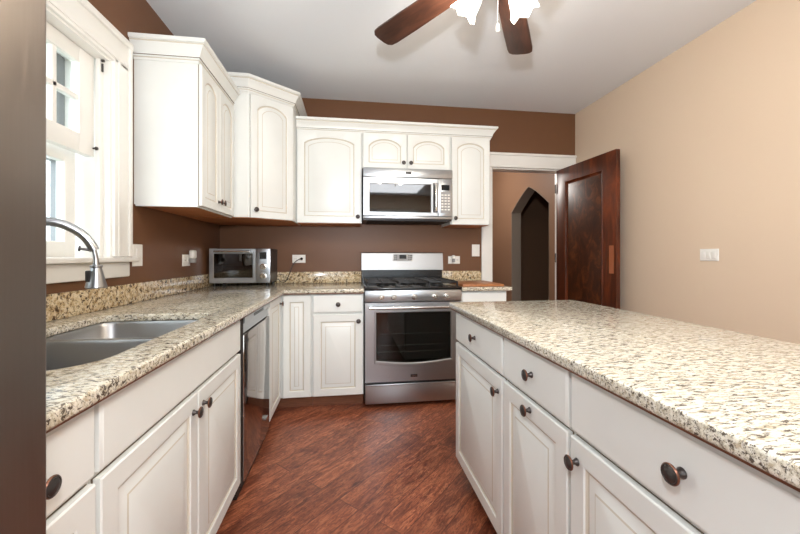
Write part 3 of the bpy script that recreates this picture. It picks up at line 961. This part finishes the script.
# ------------------------------------------------------------------ range
RX0, RX1 = 0.117, 0.877
RYD = 2.745                                  # door face
t = thing('range', 'stainless steel gas range between cream base cabinets', 'stove', ((RX0 + RX1) / 2, 3.05, 0))
mb = MB()
mb.box(RX0, RX1, RYD + 0.045, 3.385, 0.03, 0.905)
part('body', mb, M['dark_plastic'], t)
for x in (RX0 + 0.05, RX1 - 0.05):
    for y in (2.85, 3.3):
        part('foot', MB().lathe([(0.018, 0.0005), (0.018, 0.03)], (x, y, 0), (0, 0, 1), 12), M['black'], t)
mb = MB()
mb.box(RX0, RX1, RYD - 0.005, RYD + 0.044, 0.812, 0.900, 0.006)
cp = part('control_panel', mb, M['steel'], t)
for x in (0.243, 0.337, 0.497, 0.660, 0.757):
    k = part('burner_knob', MB().lathe([(0.021, 0), (0.021, 0.004), (0.0175, 0.006), (0.0165, 0.028), (0.014, 0.031), (0.001, 0.031)], (x, RYD - 0.0055, 0.848), (0, -1, 0), 20)
             .box(x - 0.003, x + 0.003, RYD - 0.044, RYD - 0.030, 0.834, 0.862, 0.001), M['steel_bright'], cp)
# oven door with bowed window
def bow(x0, x1, z0, z1, dip, K=12):
    return [(x0, z1), (x1, z1)] + [(x1 + (x0 - x1) * k / K, z0 - dip * math.sin(PI * k / K)) for k in range(K + 1)]
DO = (RX0 + 0.002, RX1 - 0.002, 0.196, 0.806)
def ring_at(P, y): return [(x, y, z) for x, z in P]
W_in = bow(0.205, 0.790, 0.362, 0.728, 0.022)
W_out = bow(0.188, 0.806, 0.340, 0.745, 0.030)
K = len(W_in)
def door_rect():
    # same vertex count as the window ring
    x0, x1, z0, z1 = DO
    n = K - 3
    return [(x0, z1), (x1, z1)] + [(x1 + (x0 - x1) * k / n, z0) for k in range(n + 1)]
R_out = door_rect()
mb = MB()
rings = [ring_at(R_out, RYD + 0.042), ring_at(R_out, RYD + 0.004), ring_at([(0.997 * (x - 0.497) + 0.497, 0.997 * (z - 0.5) + 0.5) for x, z in R_out], RYD), ring_at(W_out, RYD), ring_at(bow(0.191, 0.803, 0.343, 0.742, 0.030), RYD - 0.005), ring_at(bow(0.200, 0.795, 0.356, 0.733, 0.023), RYD - 0.005), ring_at(W_in, RYD + 0.002), ring_at(W_in, RYD + 0.042), ring_at(R_out, RYD + 0.042)]
vr = [[mb.bm.verts.new(p) for p in R] for R in rings[:-1]]
vr.append(vr[0])
for A_, B_ in zip(vr, vr[1:]):
    for j in range(K):
        mb.bm.faces.new((A_[j], A_[(j + 1) % K], B_[(j + 1) % K], B_[j]))
dr = part('oven_door', mb, M['steel'], t)
part('oven_window', MB().prism(ring_at(W_in, RYD + 0.006), (0, 0.004, 0)), M['oven_glass'], dr, label='dark oven window with a bowed lower edge')
part('oven_cavity', MB().box(0.165, 0.83, RYD + 0.0435, RYD + 0.0447, 0.30, 0.78), M['liner'], t)
mb = MB()
for z in (0.42, 0.47, 0.56):
    mb.tube([(0.21, RYD + 0.03, z), (0.785, RYD + 0.03, z)], 0.003, 8)
for x in [0.22 + 0.06 * k for k in range(10)]:
    mb.tube([(x, RYD + 0.022, 0.47), (x, RYD + 0.040, 0.47)], 0.002, 6)
part('oven_rack', mb, M['chrome_rack'], t)
mb = MB()
hx = [0.150 + (0.845 - 0.150) * k / 12 for k in range(13)]
mb.tube([(x, RYD - 0.045 - 0.012 * math.sin(PI * k / 12), 0.772) for k, x in enumerate(hx)], 0.011, 14)
for x in (0.165, 0.830):
    mb.tube([(x, RYD + 0.001, 0.772), (x, RYD - 0.045, 0.772)], 0.010, 12)
part('handle', mb, M['steel_bright'], dr)
b_ = part('badge', MB().box(0.470, 0.524, RYD - 0.003, RYD - 0.0005, 0.228, 0.250, 0.001), M['brown_screw'], dr)
mb = MB()
for x in (0.480, 0.490, 0.500, 0.510):
    mb.box(x, x + 0.004, RYD - 0.0038, RYD - 0.003, 0.233, 0.245)
part('badge_letters', mb, M['steel_bright'], b_)
mb = MB()
mb.box(RX0 + 0.004, RX1 - 0.004, RYD + 0.003, RYD + 0.042, 0.030, 0.180, 0.006)
mb.box(RX0 + 0.004, RX1 - 0.004, RYD - 0.006, RYD + 0.01, 0.166, 0.183, 0.005)
part('storage_drawer', mb, M['steel'], t)
# cooktop
mb = MB()
mb.box(RX0 - 0.004, RX1 + 0.004, RYD - 0.012, 3.345, 0.906, 0.922, 0.005)
ct = part('cooktop', mb, M['black'], t)
for x, y, r in ((0.27, 2.93, 0.05), (0.27, 3.18, 0.04), (0.497, 3.05, 0.045), (0.724, 2.93, 0.055), (0.724, 3.18, 0.04)):
    part('burner', MB().lathe([(r, 0.9225), (r, 0.932), (r * 0.8, 0.934), (r * 0.8, 0.940), (r * 0.7, 0.942)], (x, y, 0), (0, 0, 1), 20), M['black_matte'], ct)
for x0, x1 in ((0.135, 0.372), (0.378, 0.616), (0.622, 0.859)):
    mb = MB()
    y0, y1, z = 2.775, 3.325, 0.957
    b = 0.006
    for x in (x0 + b, x1 - b, (x0 + x1) / 2):
        mb.box(x - b, x + b, y0, y1, z - 0.007, z + 0.007, 0.003)
    for y in (y0 + b, 2.93, (y0 + y1) / 2, 3.18, y1 - b):
        mb.box(x0, x1, y - b, y + b, z - 0.007, z + 0.0065, 0.003)
    for x in (x0 + b, x1 - b):
        for y in (y0 + b, y1 - b):
            mb.box(x - b, x + b, y - b, y + b, 0.9225, z - 0.005)
    part('grate', mb, M['black_matte'], ct)
# backguard
mb = MB()
mb.box(RX0, RX1, 3.345, 3.390, 0.906, 1.03)
part('backguard_base', mb, M['black'], t)
mb = MB()
mb.prism([(RX0 - 0.004, 3.318, 1.035), (RX0 - 0.004, 3.335, 1.188), (RX0 - 0.004, 3.345, 1.196), (RX0 - 0.004, 3.392, 1.196), (RX0 - 0.004, 3.392, 1.031), (RX0 - 0.004, 3.322, 1.031)], (RX1 - RX0 + 0.008, 0, 0))
bg = part('backguard', mb, M['steel_soft'], t)
def slant(z): return 3.318 + (3.335 - 3.318) * (z - 1.035) / (1.188 - 1.035)
def panel(x0, x1, z0, z1, th):
    return MB().prism([(x0, slant(z0) - th, z0), (x1, slant(z0) - th, z0), (x1, slant(z1) - th, z1), (x0, slant(z1) - th, z1)], (0, th - 0.0003, 0))
part('control_area', panel(0.405, 0.59, 1.118, 1.180, 0.002), M['grey_plastic'], bg)
part('clock_display', panel(0.465, 0.530, 1.138, 1.175, 0.004), M['display'], bg)
mb = MB()
for x in (0.417, 0.432, 0.548, 0.563, 0.575):
    for z in (1.128, 1.146, 1.164):
        q = panel(x, x + 0.008, z, z + 0.008, 0.0038)
        me_ = bpy.data.meshes.new('q'); q.bm.to_mesh(me_); mb.bm.from_mesh(me_); q.bm.free(); bpy.data.meshes.remove(me_)
part('button', mb, M['dark_plastic'], bg, kind='stuff')

# ------------------------------------------------------------------ microwave
MX0, MX1, MY, MZ0, MZ1 = 0.116, 0.880, 3.000, 1.478, 1.902
t = thing('microwave', 'stainless steel microwave mounted over the range', 'microwave', (0.498, 3.2, MZ0))
part('body', MB().box(MX0, MX1, MY + 0.032, 3.410, MZ0 - 0.012, MZ1 + 0.003), M['dark_plastic'], t)
part('vent_panel', MB().box(MX0, MX1, MY - 0.002, MY + 0.031, 1.826, MZ1, 0.004), M['steel'], t)
part('bottom_trim', MB().box(MX0, MX1, MY - 0.001, MY + 0.031, MZ0, 1.500, 0.003), M['steel'], t)
dx1 = 0.752
ox0, ox1, oz0, oz1 = 0.168, 0.690, 1.535, 1.772
mb = MB()
P1 = [(MX0, 1.502), (dx1, 1.502), (dx1, 1.823), (MX0, 1.823)]
P2 = [(ox0, oz0), (ox1, oz0), (ox1, oz1), (ox0, oz1)]
def ins(P, d): return [(P[0][0] + d, P[0][1] + d), (P[1][0] - d, P[1][1] + d), (P[2][0] - d, P[2][1] - d), (P[3][0] + d, P[3][1] - d)]
vr = [[mb.bm.verts.new(p) for p in ring_at(*a)] for a in ((P1, MY + 0.030), (P1, MY + 0.003), (ins(P1, 0.003), MY), (ins(P2, -0.004), MY), (P2, MY + 0.003), (P2, MY + 0.030))]
vr.append(vr[0])
for A_, B_ in zip(vr, vr[1:]):
    for j in range(4):
        mb.bm.faces.new((A_[j], A_[(j + 1) % 4], B_[(j + 1) % 4], B_[j]))
d = part('door', mb, M['steel'], t)
part('window', MB().box(ox0 - 0.0005, ox1 + 0.0005, MY + 0.006, MY + 0.010, oz0 - 0.0005, oz1 + 0.0005), M['micro_glass'], d, label='dark microwave window')
part('window_backing', MB().box(ox0, ox1, MY + 0.024, MY + 0.028, oz0, oz1), M['liner'], d)
mb = MB()
mb.tube([(0.727, MY + 0.001, 1.545), (0.727, MY - 0.03, 1.552), (0.727, MY - 0.038, 1.60), (0.727, MY - 0.040, 1.66), (0.727, MY - 0.038, 1.72), (0.727, MY - 0.03, 1.768), (0.727, MY + 0.001, 1.775)], 0.011, 14)
part('handle', mb, M['steel_bright'], d)
part('handle_recess', MB().box(0.708, 0.746, MY - 0.0015, MY - 0.0003, 1.535, 1.785), M['dark_plastic'], d)
cp = part('control_panel', MB().box(0.755, MX1, MY, MY + 0.031, 1.502, 1.823, 0.003), M['steel'], t)
part('clock_display', MB().box(0.780, 0.852, MY - 0.002, MY - 0.0003, 1.726, 1.772), M['display'], cp)
part('keypad', MB().box(0.772, 0.862, MY - 0.001, MY - 0.0003, 1.530, 1.715), M['grey_plastic'], cp)
mb = MB()
for z in (1.68, 1.655, 1.630, 1.605, 1.58, 1.555):
    for x in (0.780, 0.808, 0.836):
        mb.box(x, x + 0.019, MY - 0.0022, MY - 0.001, z, z + 0.010)
part('key', mb, M['white_plastic'], cp, kind='stuff')
b_ = part('badge', MB().box(0.470, 0.520, MY - 0.004, MY - 0.002, 1.853, 1.874, 0.001), M['brown_screw'], t)
part('underside_filter', MB().box(MX0 + 0.04, MX1 - 0.04, MY + 0.06, 3.36, MZ0 - 0.016, MZ0 - 0.0122), M['gap'], t)

# ------------------------------------------------------------------ toaster oven
TX0, TX1, TY0, TY1, TZ0, TZ1 = -1.120, -0.645, 3.088, 3.382, 0.942, 1.224
t = thing('toaster_oven', 'stainless steel toaster oven in the counter corner', 'toaster oven', (-0.87, 3.22, ZT1))
mb = MB()
th = 0.008
mb.box(TX0, TX1, TY0 + 0.012, TY1, TZ1 - th, TZ1, 0.003); mb.box(TX0, TX1, TY0 + 0.012, TY1, TZ0, TZ0 + th, 0.003)
mb.box(TX0, TX0 + th, TY0 + 0.012, TY1, TZ0 + th, TZ1 - th); mb.box(TX1 - 0.105, TX1, TY0 + 0.012, TY1, TZ0 + th, TZ1 - th)
mb.box(TX0 + th, TX1 - 0.105, TY1 - th, TY1, TZ0 + th, TZ1 - th)
part('body', mb, M['dark_plastic'], t)
tdx = TX1 - 0.112
P1 = [(TX0, TZ0), (tdx, TZ0), (tdx, TZ1), (TX0, TZ1)]
P2 = [(TX0 + 0.035, TZ0 + 0.045), (tdx - 0.028, TZ0 + 0.045), (tdx - 0.028, TZ1 - 0.042), (TX0 + 0.035, TZ1 - 0.042)]
mb = MB()
vr = [[mb.bm.verts.new(p) for p in ring_at(*a)] for a in ((P1, TY0 + 0.012), (P1, TY0 + 0.003), (ins(P1, 0.003), TY0), (ins(P2, -0.003), TY0), (P2, TY0 + 0.003), (P2, TY0 + 0.012))]
vr.append(vr[0])
for A_, B_ in zip(vr, vr[1:]):
    for j in range(4):
        mb.bm.faces.new((A_[j], A_[(j + 1) % 4], B_[(j + 1) % 4], B_[j]))
d = part('door', mb, M['steel'], t)
part('door_glass', MB().box(P2[0][0], P2[1][0], TY0 + 0.005, TY0 + 0.008, P2[0][1], P2[2][1]), M['toaster_glass'], d)
mb = MB()
zh = TZ1 - 0.024
mb.tube([(TX0 + 0.045, TY0 - 0.028, zh), (tdx - 0.04, TY0 - 0.028, zh)], 0.007, 12)
for x in (TX0 + 0.06, tdx - 0.055):
    mb.tube([(x, TY0 + 0.001, zh), (x, TY0 - 0.028, zh)], 0.006, 10)
part('handle', mb, M['steel_bright'], d)
mb = MB()
for z in (TZ0 + 0.09, TZ0 + 0.145):
    for k in range(12):
        x = TX0 + 0.03 + k * (tdx - TX0 - 0.06) / 11
        mb.tube([(x, TY0 + 0.03, z), (x, TY1 - 0.03, z)], 0.0018, 6)
    mb.tube([(TX0 + 0.012, TY0 + 0.03, z), (tdx - 0.004, TY0 + 0.03, z)], 0.003, 8)
part('rack', mb, M['chrome_rack'], t)
cp = part('control_panel', MB().box(TX1 - 0.110, TX1, TY0, TY0 + 0.0115, TZ0, TZ1, 0.003), M['steel'], t)
part('clock_display', MB().box(TX1 - 0.083, TX1 - 0.030, TY0 - 0.002, TY0 - 0.0003, TZ1 - 0.085, TZ1 - 0.028), M['display'], cp)
for z in (TZ0 + 0.135, TZ0 + 0.058):
    part('dial', MB().lathe([(0.026, 0), (0.026, 0.004), (0.021, 0.005), (0.020, 0.022), (0.017, 0.025), (0.001, 0.025)], (TX1 - 0.055, TY0 - 0.0005, z), (0, -1, 0), 20), M['steel_bright'], cp)
for x in (TX0 + 0.03, TX1 - 0.03):
    for y in (TY0 + 0.04, TY1 - 0.03):
        part('foot', MB().lathe([(0.014, ZT1 + 0.0006), (0.014, TZ0 + 0.001)], (x, y, 0), (0, 0, 1), 12), M['black'], t)
cord = smooth([(-0.629, 3.33, 0.96), (-0.60, 3.335, 0.925), (-0.57, 3.345, 0.928), (-0.545, 3.355, 0.97), (-0.52, 3.36, 1.05), (-0.49, 3.365, 1.11), (-0.445, 3.385, 1.138), (-0.433, 3.402, 1.138)])
pc = part('power_cord', MB().tube(cord, 0.0035, 8), M['black'], t)
part('plug', MB().lathe([(0.009, 0), (0.012, 0.008), (0.012, 0.022), (0.008, 0.026)], (-0.433, 3.4115, 1.138), (0, -1, 0), 12), M['black'], pc)

# ------------------------------------------------------------------ outlets and switches
def plate(F, u, v, w_, h_, name, label, cat, sockets, group=None, rocker=False):
    c_ = F(u, v, 0)
    t = thing(name, label, cat, c_)
    mb = MB()
    L = []
    for i, n in ((0, 0.0008), (0, 0.003), (0.003, 0.006)):
        L.append([F(u - w_ / 2 + i, v - h_ / 2 + i, n), F(u + w_ / 2 - i, v - h_ / 2 + i, n), F(u + w_ / 2 - i, v + h_ / 2 - i, n), F(u - w_ / 2 + i, v + h_ / 2 - i, n)])
    mb.loops(L, [0, 0])
    part('plate', mb, M['white_plastic'], t)
    for du, dv, sw, sh in sockets:
        a, b = u + du, v + dv
        mb = MB()
        L = []
        for i, n in ((0, 0.006), (0, 0.0085), (0.002, 0.0095)):
            L.append([F(a - sw / 2 + i, b - sh / 2 + i, n), F(a + sw / 2 - i, b - sh / 2 + i, n), F(a + sw / 2 - i, b + sh / 2 - i, n), F(a - sw / 2 + i, b + sh / 2 - i, n)])
        mb.loops(L, [0, 0])
        s = part('rocker' if rocker else 'socket', mb, M['white_plastic'], t)
        if not rocker:
            mb = MB()
            for e in (-0.006, 0.006):
                q = [F(a + e - 0.0012, b - 0.004, 0.0095), F(a + e + 0.0012, b - 0.004, 0.0095), F(a + e + 0.0012, b + 0.005, 0.0095), F(a + e - 0.0012, b + 0.005, 0.0095)]
                mb.prism(q, F.N * 0.0006)
            part('slot', mb, M['dark_plastic'], s)
    return t
FwB = faceY(YB)
FwL = faceXp(XL)
FwR = faceXn(XR)
H2 = [(-0.028, 0, 0.03, 0.034), (0.028, 0, 0.03, 0.034)]
plate(FwB, -0.459, 1.137, 0.118, 0.075, 'wall_outlet', 'white outlet with a black plug in it, right of the toaster oven', 'outlet', H2)
plate(FwB, 1.016, 1.125, 0.118, 0.075, 'wall_outlet', 'white outlet right of the range with a white plug-in device in it', 'outlet', H2)
plate(FwB, 1.238, 1.218, 0.078, 0.118, 'light_switch', 'white upright switch plate beside the doorway trim', 'switch', [(0, 0, 0.034, 0.066)], rocker=True)
plate(FwL, 2.150, 1.168, 0.092, 0.120, 'light_switch', 'white upright switch plate between the window and the wall cabinet', 'switch', [(0, 0, 0.034, 0.066)], rocker=True)
plate(FwL, 2.745, 1.133, 0.118, 0.082, 'wall_outlet', 'white outlet on the left wall left of the toaster oven', 'outlet', H2)
plate(FwR, -2.022, 1.171, 0.122, 0.078, 'light_switch', 'white wide switch plate alone on the tan wall', 'switch', [(-0.034, 0, 0.026, 0.046), (0, 0, 0.026, 0.046), (0.034, 0, 0.026, 0.046)], rocker=True)
t = thing('plug_in_freshener', 'white plug-in freshener in the outlet right of the range', 'air freshener', (1.016, YB - 0.0105, 1.14))
part('housing', MB().lathe([(0.018, 0.0), (0.020, 0.006), (0.019, 0.03), (0.012, 0.038), (0.001, 0.04)], (1.004, YB - 0.0108, 1.153), (0, -1, 0), 18), M['white_plastic'], t)
part('bottle', MB().lathe([(0.012, -0.034), (0.016, -0.03), (0.016, -0.005), (0.012, 0.0)], (1.004, YB - 0.028, 1.137), (0, 0, 1), 14), M['grey_plastic'], t, label='grey lower half')
t = thing('plug_in_freshener', 'white plug-in freshener on the left wall outlet', 'air freshener', (XL + 0.011, 2.80, 1.15))
part('housing', MB().box(XL + 0.0108, XL + 0.045, 2.765, 2.825, 1.145, 1.205, 0.01, seg=3), M['white_plastic'], t)
part('bottle', MB().lathe([(0.018, -0.03), (0.022, -0.026), (0.022, -0.004), (0.015, 0.0)], (XL + 0.035, 2.775, 1.144), (0, 0, 1), 14), M['grey_plastic'], t, label='grey lower half')

# ------------------------------------------------------------------ cutting board
part('cutting_board', MB().box(0.905, 1.252, 2.79, 3.24, ZT1 + 0.0006, 0.935, 0.005), M['board_wood'], None, 'brown wooden cutting board on the counter right of the range', cat='cutting board')

# ------------------------------------------------------------------ refrigerator
fx = -0.405
t = thing('refrigerator', 'tall stainless steel refrigerator at the left edge, seen very close', 'refrigerator', (-0.78, 0.1, 0))
part('body', MB().box(XL + 0.03, fx - 0.065, -0.36, 0.548, 0.02, 1.78), M['dark_plastic'], t)
mb = MB().box(fx - 0.06, fx, 0.095, 0.552, 0.70, 1.78, 0.006, seg=3)
d = part('door', mb, M['fridge_steel'], t)
part('handle', MB().tube([(fx - 0.002, 0.13, 0.85), (fx + 0.05, 0.13, 0.87), (fx + 0.05, 0.13, 1.6), (fx - 0.002, 0.13, 1.62)], 0.012, 12), M['steel_bright'], d)
d = part('door', MB().box(fx - 0.06, fx, -0.36, 0.088, 0.70, 1.78, 0.012, seg=4), M['fridge_steel'], t)
part('handle', MB().tube([(fx - 0.002, 0.055, 0.85), (fx + 0.05, 0.055, 0.87), (fx + 0.05, 0.055, 1.6), (fx - 0.002, 0.055, 1.62)], 0.012, 12), M['steel_bright'], d)
d = part('freezer_drawer', MB().box(fx - 0.06, fx, -0.36, 0.552, 0.06, 0.693, 0.006, seg=3), M['fridge_steel'], t)
part('handle', MB().tube([(fx - 0.002, -0.25, 0.62), (fx + 0.05, -0.24, 0.62), (fx + 0.05, 0.42, 0.62), (fx - 0.002, 0.43, 0.62)], 0.012, 12), M['steel_bright'], d)
for x in (XL + 0.08, fx - 0.12):
    for y in (-0.3, 0.48):
        part('foot', MB().lathe([(0.02, 0.0005), (0.02, 0.02)], (x, y, 0), (0, 0, 1), 12), M['black'], t)

# ------------------------------------------------------------------ ceiling fan with lights
FC = Vector((0.575, 1.31, 0))
t = thing('ceiling_fan', 'wooden-bladed ceiling fan with lit white glass shades', 'ceiling fan', (FC.x, FC.y, 2.30))
part('canopy', MB().lathe([(0.07, ZC - 0.0008), (0.068, ZC - 0.03), (0.03, ZC - 0.06)], FC, (0, 0, 1), 24), M['knob'], t)
part('downrod', MB().lathe([(0.012, 2.40), (0.012, ZC - 0.05)], FC, (0, 0, 1), 12), M['knob'], t)
part('motor_housing', MB().lathe([(0.03, 2.42), (0.09, 2.40), (0.115, 2.36), (0.115, 2.32), (0.085, 2.29), (0.06, 2.273)], FC, (0, 0, 1), 28), M['knob'], t)
for k in range(5):
    a = math.radians((125.5, 57.5, -15, -88, -161)[k])
    dv = Vector((math.cos(a), math.sin(a), 0))
    lv = Vector((-dv.y, dv.x, 0))
    pitch = math.radians(9)
    lt = lv * math.cos(pitch) + Vector((0, 0, 1)) * math.sin(pitch)
    up = dv.cross(lt)
    if up.z < 0: up = -up
    O = Vector((FC.x, FC.y, 2.30))
    half = [(0.20, 0.050), (0.24, 0.055), (0.50, 0.064), (0.65, 0.066), (0.685, 0.062), (0.702, 0.046), (0.707, 0.022)]
    outl = [(r, -w_) for r, w_ in half] + [(r, w_) for r, w_ in half[::-1]]
    mb = MB()
    mb.prism([O + dv * r + lt * w_ - up * 0.004 for r, w_ in outl], up * 0.008)
    bl = part('blade', mb, M['blade_wood'], t)
    # grain along the blade: turn the object frame
    R = Matrix((dv, lt, up)).transposed()
    bl.data.transform(R.transposed().to_4x4())
    bl.rotation_euler = R.to_euler()
    mb = MB()
    mb.prism([O + dv * r + lt * w_ + up * 0.0045 for r, w_ in ((0.09, -0.015), (0.19, -0.02), (0.26, -0.035), (0.28, 0), (0.26, 0.035), (0.19, 0.02), (0.09, 0.015))], up * 0.006)
    part('blade_iron', mb, M['knob'], t)
part('light_fitter', MB().lathe([(0.05, 2.272), (0.06, 2.262), (0.058, 2.240), (0.03, 2.222), (0.01, 2.215)], FC, (0, 0, 1), 24), M['knob'], t)
for k in range(4):
    a = math.radians(122 - 86 * k if k < 2 else 122 - 86 * 2 - 92 * (k - 2) - 3)
    dv = Vector((math.cos(a), math.sin(a), 0))
    O = Vector((FC.x, FC.y, 2.262)) + dv * 0.05
    ax = (dv * 0.80 + Vector((0, 0, -0.60))).normalized()
    part('lamp_arm', MB().tube([O - dv * 0.01, O + dv * 0.02 - Vector((0, 0, 0.004)), O + dv * 0.035 + ax * 0.02], 0.009, 10), M['knob'], t)
    S = O + dv * 0.035 + ax * 0.015
    # tulip shade: ruffled rim
    n = 24
    mb = MB()
    prof = [(0.020, 0.0), (0.028, 0.018), (0.040, 0.045), (0.045, 0.072), (0.049, 0.09), (0.060, 0.112)]
    aa = ax.orthogonal().normalized()
    bb = ax.cross(aa)
    rings = []
    for j, (r, h) in enumerate(prof):
        rg = []
        for q in range(n):
            th_ = 2 * PI * q / n
            rr = r * (1 + (0.06 if j == len(prof) - 1 else 0) * math.cos(6 * th_))
            hh = h + (0.008 * math.cos(6 * th_) if j == len(prof) - 1 else 0)
            rg.append(mb.bm.verts.new(S + ax * hh + (aa * math.cos(th_) + bb * math.sin(th_)) * rr))
        rings.append(rg)
    for A_, B_ in zip(rings, rings[1:]):
        for q in range(n):
            mb.bm.faces.new((A_[q], A_[(q + 1) % n], B_[(q + 1) % n], B_[q]))
    sh = part('lamp_shade', mb, M['shade'], t, label='frosted white glass shade', angle=80)
    lamp('bulb_light', 'POINT', S + ax * 0.13, 7, (1, 0.88, 0.72), shadow_soft_size=0.04)
mb = MB()
px, py = 0.585, 1.36
mb.tube([(px, py, 2.235), (px + 0.005, py + 0.01, 2.19), (px + 0.008, py + 0.02, 2.10)], 0.0022, 8)
pc = part('pull_chain', mb, M['steel_bright'], t)
part('chain_fob', MB().lathe([(0.002, 0.0), (0.006, -0.006), (0.008, -0.028), (0.006, -0.034), (0.001, -0.036)], (px + 0.008, py + 0.02, 2.102), (0, 0, 1), 12), M['white_plastic'], pc)

# repeats of one kind share a group
for kind_name, grp in (('wall_cabinet', 'cream wall cabinets'), ('base_cabinet', 'cream base cabinets along the walls'), ('island_cabinet', 'cream island cabinets'),
                       ('wall_outlet', 'white wall outlets'), ('light_switch', 'white switch plates'), ('plug_in_freshener', 'white plug-in fresheners'), ('countertop', 'granite countertops')):
    for o in list(bpy.data.objects):
        if o.parent is None and o.name.split('.')[0] == kind_name:
            o['group'] = grp
